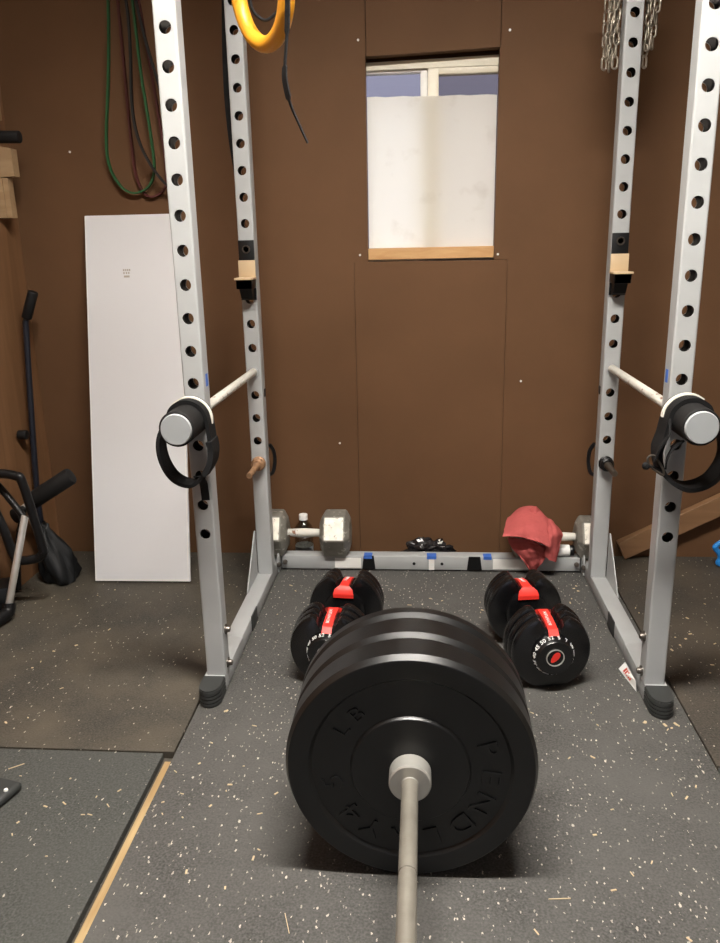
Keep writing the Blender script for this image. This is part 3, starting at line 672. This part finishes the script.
# peak
cloth(b, [[(.352, 2.700, 0.206), (.372, 2.69, 0.220), (.388, 2.685, 0.238), (.396, 2.70, 0.235)], [(.346, 2.68, 0.202), (.370, 2.67, 0.208), (.396, 2.672, 0.214), (.408, 2.69, 0.210)], [(.346, 2.66, 0.192), (.372, 2.65, 0.192), (.398, 2.65, 0.196), (.412, 2.66, 0.192)]], seed=5, amp=.001)
# front flap, falling to a point in front of the crossbeam
cloth(b, [[(0.2900, 2.6030, 0.1530), (0.3390, 2.5980, 0.1520), (0.3860, 2.5940, 0.1420), (0.4220, 2.5980, 0.1230)],
          [(0.3030, 2.6060, 0.1220), (0.3470, 2.5960, 0.1230), (0.3870, 2.5920, 0.1140), (0.4210, 2.6000, 0.0960)],
          [(0.3400, 2.6120, 0.0720), (0.3620, 2.6020, 0.0800), (0.3900, 2.6000, 0.0810), (0.4150, 2.6060, 0.0700)],
          [(0.3780, 2.6280, 0.0240), (0.3830, 2.6260, 0.0190), (0.3880, 2.6260, 0.0200), (0.3970, 2.6260, 0.0270)]], seed=8, amp=.004)
# angular fold on the right
cloth(b, [[(0.4250, 2.6700, 0.2000), (0.4440, 2.6750, 0.1940), (0.4610, 2.6900, 0.1740)],
          [(0.4230, 2.6000, 0.1810), (0.4480, 2.6100, 0.1840), (0.4790, 2.6400, 0.1570)],
          [(0.4200, 2.5780, 0.1380), (0.4390, 2.5850, 0.1390), (0.4740, 2.6300, 0.1260)],
          [(0.4160, 2.5900, 0.0960), (0.4360, 2.5880, 0.0790), (0.4580, 2.6100, 0.0630)]], seed=11, amp=.003)
tag(obj('towel', b, M['towel'], sharp=80, loc=(.38, 2.66, .0)), 'crumpled red towel draped over a hex dumbbell on the rear crossbeam', 'towel')

# white tube lying under that dumbbell's handle
t = thing('plastic_tube', 'small white plastic tube with dark end lying on the crossbeam beside the red towel', 'tube', (.49, 2.680, .058))
b = new(); cyl(b, (.452, 2.680, .079), (.517, 2.680, .079), .0205, 22, .003); obj('body', b, M['label_white'], t)
b = new(); cyl(b, (.517, 2.680, .079), (.533, 2.680, .079), .019, 22, .003); obj('cap', b, M['black_plastic'], t)

# clear bottle on the floor behind the left hex dumbbell
t = thing('plastic_bottle', 'clear plastic bottle with white cap standing behind the uncovered hex dumbbell', 'bottle', (-.449, 2.792, 0))
b = new(); lathe(b, [(0, .001), (.030, .001), (.034, .006), (.034, .055), (.032, .060), (.034, .065), (.034, .108), (.031, .123), (.018, .140), (.0135, .146), (.0135, .154)], (-.449, 2.792, 0), (0, 0, 1), 32); obj('body', b, M['clear'], t)
b = new(); lathe(b, [(.0, .171), (.0155, .171), (.0165, .168), (.0165, .151), (.0138, .151)], (-.449, 2.792, 0), (0, 0, 1), 24); obj('cap', b, M['label_white'], t)
b = new(); lathe(b, [(.0343, .018), (.0343, .050)], (-.449, 2.792, 0), (0, 0, 1), 32); obj('label', b, M['cap_grey'], t)

# crumpled dark plastic behind the crossbeam
def lump(bm, c, s, seed, amp=.35, sub=4, freq=3., pale=0.):
    t = new(); bmesh.ops.create_icosphere(t, subdivisions=sub, radius=1)
    from mathutils import noise
    for v in t.verts:
        n = noise.noise(v.co*freq + V((seed, 0, 0))) + .5*noise.noise(v.co*freq*2.3 + V((0, seed, 0)))
        v.co = v.co*(1+amp*n)
    for v in t.verts: v.co = V((v.co.x*s[0], v.co.y*s[1], max(v.co.z, -.75)*s[2])) + V(c)
    if pale:
        for f in t.faces:
            if noise.noise(f.calc_center_median()*55 + V((9, 2, seed))) > pale: f.material_index = 1
    return merge(bm, t)
b = new(); lump(b, (.015, 2.768, .036), (.080, .036, .046), 3.1, .42, 4, 2.4, .52)
tag(obj('crumpled_plastic', b, [M['bag2'], M['label_white']], sharp=20, loc=(.015, 2.768, 0)), 'crumpled dark plastic wrapper on the floor behind the rear crossbeam', 'wrapper')

# ------------------------------------------------------------------ leaning white panel
b0, t0 = V((-1.165, 2.538, 0)), V((-1.1755, 2.822, 1.249))
upv = (t0-b0).normalized(); rt = V((1, .0, 0)); rt = (V((.344, .004, 0))).normalized(); nv = rt.cross(upv).normalized()
if nv.y > 0: nv = -nv
t = thing('white_panel', 'tall glossy white panel leaning against the brown wall behind the left front post', 'panel', b0)
Wp, Hp = .3445, (t0-b0).length
def pp(u, v, o): return b0 + rt*u + upv*v + nv*o + V((0, 0, .0045))
b = new(); prism(b, [pp(0, 0, -.004), pp(Wp, 0, -.004), pp(Wp*.985, Hp, -.004), pp(0, Hp, -.004)], nv*.012)
bmesh.ops.bevel(b, geom=list(b.edges), offset=.0012, segments=2, affect='EDGES'); obj('sheet', b, M['sheet_white'], t)
b = new()
for k in range(5): box(b, (0, 0, 0), (.0001,)*3) if False else None
for v0, us in ((1.088, (.132, .139, .146, .153)), (1.078, (.133, .142, .150)), (1.066, (.135, .140, .145, .150))):
    for u in us: prism(b, [pp(u, v0, .0079), pp(u+.005, v0, .0079), pp(u+.005, v0+.007, .0079), pp(u, v0+.007, .0079)], nv*.0004)
obj('printed_mark', b, M['smudge'], t)['label'] = 'small grey printed mark'
b = new(); e = .010
for u0, u1, v0, v1 in ((0.001, Wp-.001, .001, .007), (0.001, .005, .007, Hp-.004), (Wp*.985-.003, Wp*.985, .007, Hp-.004)):
    prism(b, [pp(u0, v0, .0082), pp(u1, v0, .0082), pp(u1, v1, .0082), pp(u0, v1, .0082)], nv*.0012)
obj('edge_strip', b, M['label_white'], t)

# ------------------------------------------------------------------ things hanging at the top
def band(pts, m, label, w=.013, th=.006, up=(0, 1, 0)):
    b = new(); sweep(b, smooth_path([(x, y, z) for x, y, z in pts], 7, True), rect(th, w), True, up=up)
    tag(obj('resistance_band', b, m, loc=pts[0]), label, 'resistance band', 'resistance bands on the back wall')
band([(-1.005, 2.80, 2.15), (-1.012, 2.80, 1.912), (-1.035, 2.802, 1.70), (-1.066, 2.806, 1.50), (-1.064, 2.808, 1.41), (-1.030, 2.81, 1.345), (-.985, 2.81, 1.325), (-.935, 2.808, 1.345), (-.910, 2.806, 1.40), (-.912, 2.804, 1.52), (-.925, 2.80, 1.70), (-.931, 2.798, 1.90), (-.945, 2.798, 2.15), (-.975, 2.798, 2.20)],
     M['green_band'], 'green rubber resistance band hanging in a long loop on the brown wall', .014)
band([(-.985, 2.815, 2.12), (-.985, 2.815, 1.90), (-.985, 2.817, 1.70), (-.985, 2.819, 1.50), (-.978, 2.820, 1.375), (-.945, 2.820, 1.315), (-.890, 2.82, 1.330), (-.872, 2.82, 1.40), (-.886, 2.818, 1.60), (-.905, 2.815, 1.80), (-.925, 2.815, 2.0), (-.94, 2.815, 2.14), (-.965, 2.815, 2.18)],
     M['red_band'], 'dark red resistance band hanging behind the green one', .016)
band([(-.972, 2.774, 2.12), (-.944, 2.774, 1.90), (-.946, 2.775, 1.75), (-.957, 2.777, 1.60), (-.948, 2.778, 1.50), (-.918, 2.780, 1.42), (-.870, 2.782, 1.352), (-.840, 2.783, 1.345), (-.832, 2.782, 1.42), (-.850, 2.778, 1.60), (-.895, 2.776, 1.80), (-.925, 2.774, 2.0), (-.936, 2.774, 2.12), (-.954, 2.774, 2.165)],
     M['black_band'], 'black resistance band hanging in front of the green and red ones', .012, .007)
for (x, y, z) in ((-.965, 2.80, 2.165),):
    t = thing('wall_hook', 'steel hook on the back wall carrying the resistance bands', 'hook', (x, YW, z))
    x = -.957; b = new(); tube(b, [(x, YW, 2.135), (x, 2.78, 2.135), (x, 2.762, 2.135), (x, 2.756, 2.142), (x, 2.755, 2.158)], .0055, 10, 4); lathe(b, [(0, 0), (.014, 0), (.014, .004), (0, .004)], (x, YW, 2.135), (0, -1, 0), 14)
    obj('hook', b, M['dark_steel'], t)

# gymnastic ring with its strap
rc = V((-.340, 1.862, 1.665))
t = thing('gymnastic_ring', 'yellow gymnastic ring hanging from a black strap near the rear left post', 'gymnastic ring', rc)
b = new(); pts = []
rm = Matrix.Rotation(math.radians(-53), 3, 'Z') @ Matrix.Rotation(math.radians(8), 3, 'X') @ Matrix.Rotation(math.radians(10), 3, 'Y')
for k in range(56):
    a = 2*PI*k/56; pts.append(rc + rm @ V((.110*math.cos(a), 0, .110*math.sin(a))))
sweep(b, pts, circ(.0175, 16), True); obj('ring', b, M['yellow'], t)
tp = rc + rm @ V((0, 0, .110))
b = new(); sweep(b, smooth_path([tp+V((0, -.010, -.025)), tp+V((.012, -.014, 0)), tp+V((.005, 0, .10)), tp+V((.004, .03, .2)), tp+V((.002, .03, .34)), V((tp.x, tp.y+.03, ZC-.002))], 6), rect(.0025, .030), up=(.5, -1, 0)); obj('strap', b, M['strap'], t)
b = new(); q = [(-0.2590, 1.730, 1.7293), (-0.2629, 1.730, 1.6230), (-0.2677, 1.730, 1.5466), (-0.2745, 1.730, 1.4896), (-0.2764, 1.730, 1.4568), (-0.2677, 1.730, 1.4142), (-0.2532, 1.730, 1.3785), (-0.2349, 1.730, 1.3379)]
q = [V(p) for p in q]
def tail(tt):
    w = .018 if tt < .3 else .009 if tt < .45 else .019 if tt < .68 else max(.005, .016*(1-tt)+.003)
    return rect(.003, w)
sweep(b, smooth_path(q, 8), tail, up=(.75, -1, .1)); obj('strap_tail', b, M['strap'], t)
b = new(); tube(b, [(-.378, 1.9, 1.70), (-.372, 1.9, 1.649), (-.365, 1.9, 1.625), (-.342, 1.9, 1.608), (-.321, 1.9, 1.618), (-.310, 1.9, 1.632)], .0035, 8, 6); obj('cord', b, M['strap'], t)
# hanging black strap behind the rear left post
b = new(); sweep(b, smooth_path([(-.578, 2.585, 2.08), (-.584, 2.585, 1.86), (-.586, 2.585, 1.76), (-.588, 2.585, 1.66), (-.590, 2.585, 1.56), (-.588, 2.585, 1.45), (-.581, 2.585, 1.36), (-.572, 2.585, 1.28)], 6), lambda tt: rect(.003, .010+.016*math.sin(PI*min(1, tt*1.1))**2), up=(1, .3, 0))
tag(obj('hanging_strap', b, M['strap'], loc=(-.56, 2.585, 1.7)), 'thin black strap hanging down behind the rear left post', 'strap')

# chains over the back of the rear right post
lm = new(); L, Wd, rr = .038, .0215, .0031
pth = []
for k in range(9): a = PI*k/8; pth.append((Wd/2-rr)*V((math.cos(a), 0, math.sin(a))) + V((0, 0, L/2-Wd/2)))
for k in range(9): a = PI + PI*k/8; pth.append((Wd/2-rr)*V((math.cos(a), 0, math.sin(a))) - V((0, 0, L/2-Wd/2)))
sweep(lm, pth, circ(rr, 8), True); bmesh.ops.recalc_face_normals(lm, faces=lm.faces)
link_me = bpy.data.meshes.new('link'); lm.to_mesh(link_me); lm.free(); link_me.materials.append(M['chain']); link_me.shade_smooth()
def chain(label, strands, loc):
    t = thing('steel_chain', label, 'chain', loc, 'chains on the rear right post')
    for x, y, zbot, ztop, sway, a0 in strands:
        z = zbot + L/2; k = 0
        while z < ztop:
            o = bpy.data.objects.new('link', link_me); C.objects.link(o); o.parent = t
            o.location = V((x + sway*(z-zbot), y + .003*math.sin(k*1.7), z)) - V(loc)
            o.rotation_euler = (0, -math.atan(sway) + .05*math.sin(k*2.3), (a0 if k % 2 == 0 else a0+PI/2))
            z += L - 2*rr - .001; k += 1
    return t
chain('galvanised steel chain hanging in strands on the left side of the rear right post', [(.512, 2.545, 1.600, 1.86, .10, .5), (.532, 2.565, 1.598, 1.86, .02, 1.2), (.544, 2.545, 1.602, 1.86, .0, .1), (.530, 2.590, 1.640, 1.86, .05, .3), (.552, 2.585, 1.655, 1.86, .04, 1.5), (.521, 2.548, 1.622, 1.86, .07, 1.9), (.540, 2.572, 1.615, 1.86, .03, .8), (.524, 2.60, 1.67, 1.86, .0, 2.2)], (.53, 2.56, 1.62))
chain('galvanised steel chain hanging in strands on the right side of the rear right post', [(.6285, 2.555, 1.603, 1.66, .02, .6), (.630, 2.545, 1.645, 1.86, .0, .2), (.646, 2.560, 1.652, 1.86, .08, 1.0), (.640, 2.585, 1.660, 1.86, -.03, .4), (.636, 2.552, 1.66, 1.86, .03, 2.1), (.650, 2.57, 1.70, 1.86, .05, .2)], (.64, 2.56, 1.62))

# ------------------------------------------------------------------ left side: wall bracket, bar, frame, roller, bag
t = thing('wall_bracket', 'rough pine bracket blocks fixed to the left wall', 'bracket', (XL, 2.74, 1.38))
b = new(); prism(b, [(XL, 2.70, 1.378), (-1.352, 2.70, 1.381), (-1.352, 2.70, 1.467), (XL, 2.70, 1.482)], (0, .04, 0)); obj('upper_block', b, M['stud'], t, flat=True)
b = new(); bx(b, XL, -1.394, 2.695, 2.735, 1.250, 1.377, .001); bx(b, -1.394, -1.376, 2.70, 2.735, 1.250, 1.377, .001); obj('lower_block', b, M['stud'], t, flat=True)
b = new(); bx(b, XL, -1.395, 2.72, 2.755, 1.56, 1.66, .001); obj('rear_block', b, M['stud'], t, flat=True)
b = new(); cyl(b, (XL+.002, 2.705, 1.504), (-1.317, 2.705, 1.501), .0195, 24, .004); 
tag(obj('padded_peg', b, M['foam'], loc=(XL, 2.705, 1.503)), 'short black padded peg lying on the wooden wall bracket', 'peg')
# long bar with a bent grip
t = thing('pull_bar', 'long thin black bar with a bent grip standing against the left wall', 'bar', (-1.385, 2.56, 0))
A = [(-1.404, 2.66, .012), (-1.397, 2.65, .30), (-1.388, 2.67, .60), (-1.382, 2.70, .880)]
b = new(); tube(b, smooth_path(A, 8) + smooth_path([(-1.381, 2.70, .90), (-1.372, 2.70, .93), (-1.352, 2.70, .975)], 5), .0105, 14); obj('rod', b, mat('blue_black_steel', (.012, .014, .022), .35), t)
b = new(); cyl(b, (-1.376, 2.70, .915), (-1.338, 2.70, 1.008), .0175, 20, .006); obj('grip', b, M['grip'], t)
b = new(); cyl(b, (-1.388, 2.62, .52), (-1.420, 2.62, .52), .017, 16, .003); obj('clip', b, M['grip'], t)
# foam roller on a bar
t = thing('foam_roller', 'thick black foam roller standing up diagonally behind the black tube frame', 'roller', (-1.3, 2.5, .3))
b = new(); cyl(b, (-1.345, 2.500, .312), (-1.197, 2.520, .402), .030, 28, .010); obj('foam', b, M['foam'], t)
b = new(); cyl(b, (-1.375, 2.495, .288), (-1.330, 2.501, .318), .012, 16); obj('axle', b, M['chrome'], t)
b = new(); cyl(b, (-1.372, 2.425, .283), (-1.360, 2.445, .287), .026, 24, .006); cyl(b, (-1.366, 2.44, .286), (-1.37, 2.495, .29), .012, 12); obj('end_disc', b, M['foam'], t)
b = new(); tube(b, [(-1.372, 2.496, .290), (-1.395, 2.46, .15), (-1.403, 2.44, .012)], .011, 10, 5); obj('stand', b, M['black_steel'], t)
# tube frame with chrome post
t = thing('tube_frame', 'black bent tube frame on a chrome post at the left edge', 'exercise frame', (-1.33, 2.25, 0))
fr = [(-1.40, 2.30, .462), (-1.33, 2.30, .470), (-1.275, 2.30, .462), (-1.255, 2.30, .435), (-1.222, 2.30, .235), (-1.222, 2.30, .205), (-1.245, 2.30, .185), (-1.30, 2.295, .180), (-1.322, 2.30, .200), (-1.345, 2.30, .30), (-1.39, 2.31, .41)]
b = new(); tube(b, fr, .0145, 14, 7); obj('loop', b, M['black_steel'], t)
b = new(); tube(b, [(-1.40, 2.36, .44), (-1.35, 2.34, .405), (-1.285, 2.315, .335), (-1.268, 2.305, .315)], .0115, 12, 5); obj('arm', b, M['black_steel'], t)
b = new(); cyl(b, (-1.266, 2.306, .330), (-1.325, 2.232, .045), .0115, 20, .002); obj('post', b, M['chrome'], t)
b = new(); tube(b, [(-1.325, 2.236, .055), (-1.325, 2.220, .030), (-1.345, 2.16, .0225), (-1.385, 2.04, .0225), (-1.398, 1.95, .0225)], .021, 14, 5); obj('base', b, M['black_steel'], t)
b = new(); box(b, (-1.385, 2.29, .055), (.075, .10, .09), (0, 0, .35), .006); obj('base_block', b, M['black_rubber'], t)
# bag
def bag_bm():
    bm = new(); prof = [(-1.0, .62), (-.96, .95), (-.7, 1.05), (-.35, 1.0), (0, .86), (.35, .66), (.65, .44), (.82, .30), (.95, .33), (1.0, .25)]
    n = 56; rings = []
    for j, (h, r) in enumerate(prof):
        ring = []
        for k in range(n):
            a = 2*PI*k/n; f = 1 + .13*math.sin(3*a+h*2.5) + .07*math.sin(7*a-h*4) + .05*math.sin(11*a+h*9)*(h > -.9)
            f *= 1 + .10*math.cos(a-.2)*(h < .3)
            f *= 1 + .10*math.sin(5*a + 3*h)*math.cos(2.2*h + a) + .05*math.sin(17*a + 6*h)*(h > -.9)
            ring.append(bm.verts.new((-1.314 - .020*(h+.2) + .060*r*f*math.cos(a), 2.545 + .052*r*f*math.sin(a), .107 + .106*h + .008*math.sin(4*a+1)*(h > -.95))))
        rings.append(ring)
    for A, B in zip(rings, rings[1:]):
        for k in range(n): bm.faces.new((A[k], A[(k+1) % n], B[(k+1) % n], B[k]))
    bm.faces.new(rings[0]); bm.faces.new(rings[-1]); return bm
b = bag_bm()
tag(obj('drawstring_bag', b, M['bag'], sharp=75, loc=(-1.33, 2.55, 0)), 'limp black fabric bag slumped on the floor in the left corner', 'bag')

# ------------------------------------------------------------------ right side: plank, blue clamp, paper label
b = new(); d = V((.375, 0, .197)).normalized(); n_ = V((-d.z, 0, d.x)); p0 = V((.742, 2.790, .001))
prism(b, [p0, p0+d*1.45, p0+d*1.45+n_*.070, p0+n_*.070+d*.002], (0, .033, 0)); bmesh.ops.bevel(b, geom=list(b.edges), offset=.0015, segments=1, affect='EDGES')
tag(obj('plank', b, M['plank'], flat=True, loc=(.742, 2.79, 0)), 'brown plank leaning at an angle along the foot of the back wall', 'plank')
b = new(); sweep(b, smooth_path([(1.062, 2.735, .094), (1.045, 2.735, .084), (1.037, 2.735, .072), (1.053, 2.735, .052), (1.059, 2.735, .030), (1.053, 2.735, .014), (1.067, 2.735, .009), (1.092, 2.735, .012), (1.102, 2.735, .05), (1.092, 2.735, .088)], 6, True), circ(.0095, 12), True)
tag(obj('plastic_clamp', b, M['blue'], loc=(1.085, 2.735, 0)), 'blue plastic clamp on the floor by the leaning plank', 'clamp')
t = thing('paper_label', 'curled white paper label with red print beside the right base beam', 'label', (.550, 1.945, 0))
b = new(); LA = [(.541, 2.002, .002), (.561, 2.002, .022), (.562, 1.885, .022), (.551, 1.890, .002)]
prism(b, [(.536, 1.995, .0012), (.5535, 2.000, .020), (.5555, 1.895, .024), (.5545, 1.880, .0012)], (-.0006, 0, .0006)); obj('sheet', b, M['label_white'], t, flat=True)
b = new()
for k in range(5):
    y = 1.972 - .011*k; u = .42+.06*(k % 2)
    prism(b, [(.5420+.0020*k*.6, y, .0080), (.5510+.0005*k, y, .0176), (.5512+.0005*k, y-.007, .0180), (.5424+.0020*k*.6, y-.007, .0084)], (-.0010, 0, .0010))
obj('print', b, M['label_red'], t, flat=True)['label'] = 'red printed lines'
# corner of a black foot at the left edge
t = thing('equipment_foot', 'black rubber foot with a pale screw lying at the left edge', 'rubber foot', (-.93, 1.40, 0))
b = new(); box(b, (-.955, 1.408, .012), (.150, .075, .022), (0, 0, -.28), .010, 3); obj('body', b, M['foot_rubber'], t)
b = new(); lathe(b, [(0, .003), (.004, .003), (.005, 0), (0, 0)], (-.894, 1.390, .0228), (0, 0, 1), 12); obj('screw', b, M['label_white'], t)

# ------------------------------------------------------------------ litter
rnd = random.Random(21); b = new()
def chip(x, y, l, w, a, z=0.):
    if min(abs(x-XA), abs(x-XB)) < .045 and y > 1.75: return
    if math.hypot(x-.303, y-2.07) < .27 or math.hypot(x+.243, y-2.065) < .27 and y > 1.80: return
    box(b, (x, y, z+.0012), (l, w, .0016), (rnd.uniform(-.1, .1), rnd.uniform(-.15, .15), a))
for k in range(170):
    x, y = rnd.uniform(-.56, .63), rnd.uniform(.85, 2.6)
    if math.hypot((x-.02), (y-1.35)) < .28: continue
    chip(x, y, rnd.uniform(.003, .014), rnd.uniform(.0015, .004), rnd.uniform(0, PI))
for k in range(40):
    x = rnd.choice((-1, 1)); x = rnd.uniform(-1.3, -.62) if x < 0 else rnd.uniform(.67, 1.0)
    chip(x, rnd.uniform(1.6, 2.5), rnd.uniform(.003, .011), rnd.uniform(.002, .005), rnd.uniform(0, PI))
for k in range(16): chip(rnd.uniform(-.95, -.64), rnd.uniform(1.05, 1.5), rnd.uniform(.004, .012), rnd.uniform(.0015, .003), rnd.uniform(0, PI))
for x, y, l, w, a in ((-.235, 1.10, .045, .0012, 1.9), (.245, 1.18, .040, .0015, .1), (.215, 1.05, .02, .003, -.5), (.55, 1.13, .05, .003, .3), (-.93, 1.50, .035, .0015, .7)): chip(x, y, l, w, a)
for x, y in ((-.488, 2.05), (-.480, 2.08), (.515, 2.03), (.50, 2.07), (.540, 1.742), (.585, 1.732), (.612, 1.737), (-.50, 1.745)):
    chip(x, y, .011, .006, rnd.uniform(0, 3)); chip(x+rnd.uniform(-.02, .02), y-rnd.uniform(0, .02), .005, .004, rnd.uniform(0, 3))
o = obj('wood_chips', b, M['chip'], flat=True); o['kind'] = 'stuff'; tag(o, 'pale wood chips and crumbs scattered over the black rubber mats', 'wood chips')

# ------------------------------------------------------------------ ceiling lamp, sky, sun-less daylight
LX, LY = .03, 1.09
t = thing('ceiling_lamp', 'white strip lamp on the ceiling above the rack front', 'ceiling lamp', (LX, LY, ZC))
b = new(); bx(b, LX-.62, LX+.62, LY-.075, LY+.075, ZC-.045, ZC-.001, .003)
for yy_ in (LY-.075, LY+.067): bx(b, LX-.62, LX+.62, yy_, yy_+.008, ZC-.084, ZC-.04, .002)  # skirts added to cut the lamp's light towards the upper rear
for xx_ in (LX-.62, LX+.612): bx(b, xx_, xx_+.008, LY-.075, LY+.075, ZC-.084, ZC-.04, .002)
obj('housing', b, M['lamp_shell'], t, flat=True)
b = new(); bx(b, LX-.60, LX+.60, LY-.055, LY+.055, ZC-.052, ZC-.0455); obj('diffuser', b, mat_emit('lamp_glow', (1, .945, .87), 215.0), t, flat=True)

w = bpy.data.worlds.new('sky'); S.world = w; w.use_nodes = True; nt = w.node_tree
bg = nt.nodes['Background']; bg.inputs['Strength'].default_value = .92
tc = nt.nodes.new('ShaderNodeTexCoord'); sp = nt.nodes.new('ShaderNodeSeparateXYZ'); nt.links.new(tc.outputs['Generated'], sp.inputs[0])
r = nt.nodes.new('ShaderNodeValToRGB'); e = r.color_ramp.elements
e[0].position = .0; e[0].color = (.22, .20, .18, 1); e[1].position = 1.0; e[1].color = (3.9, 4.1, 4.4, 1)
for p_, c_ in ((.49, (.24, .22, .20)), (.51, (.30, .30, .37)), (.62, (.33, .33, .42)), (.70, (3.9, 4.0, 4.1))):
    k = e.new(p_); k.color = (*c_, 1)
mm = nt.nodes.new('ShaderNodeMapRange'); mm.inputs[1].default_value = -1; mm.inputs[2].default_value = 1
nt.links.new(sp.outputs[2], mm.inputs[0]); nt.links.new(mm.outputs[0], r.inputs[0]); nt.links.new(r.outputs[0], bg.inputs[0])

# ------------------------------------------------------------------ camera
cam = bpy.data.cameras.new('camera'); co = bpy.data.objects.new('camera', cam); C.objects.link(co); S.camera = co
f, p, yw, ro, cx, cz = 793.27, .2764, .0835, -.0222, .0021, 1.1324
cy, sy, cp, spn = math.cos(yw), math.sin(yw), math.cos(p), math.sin(p)
F = V((-sy*cp, cy*cp, -spn)); Rr = V((cy, sy, 0)); U = Rr.cross(F)
R2 = Rr*math.cos(ro) + U*math.sin(ro); U2 = -Rr*math.sin(ro) + U*math.cos(ro)
co.matrix_world = Matrix(((R2.x, U2.x, -F.x, cx), (R2.y, U2.y, -F.y, 0), (R2.z, U2.z, -F.z, cz), (0, 0, 0, 1)))
cam.sensor_fit = 'HORIZONTAL'; cam.sensor_width = 36; cam.lens = f/720*36; cam.clip_start = .02

for o in S.objects:
    if '_local' in o: del o['_local']
S.view_settings.view_transform = 'Standard'; S.view_settings.look = 'None'; S.view_settings.gamma = 1; S.view_settings.use_curve_mapping = False
S.view_settings.exposure = 0.68
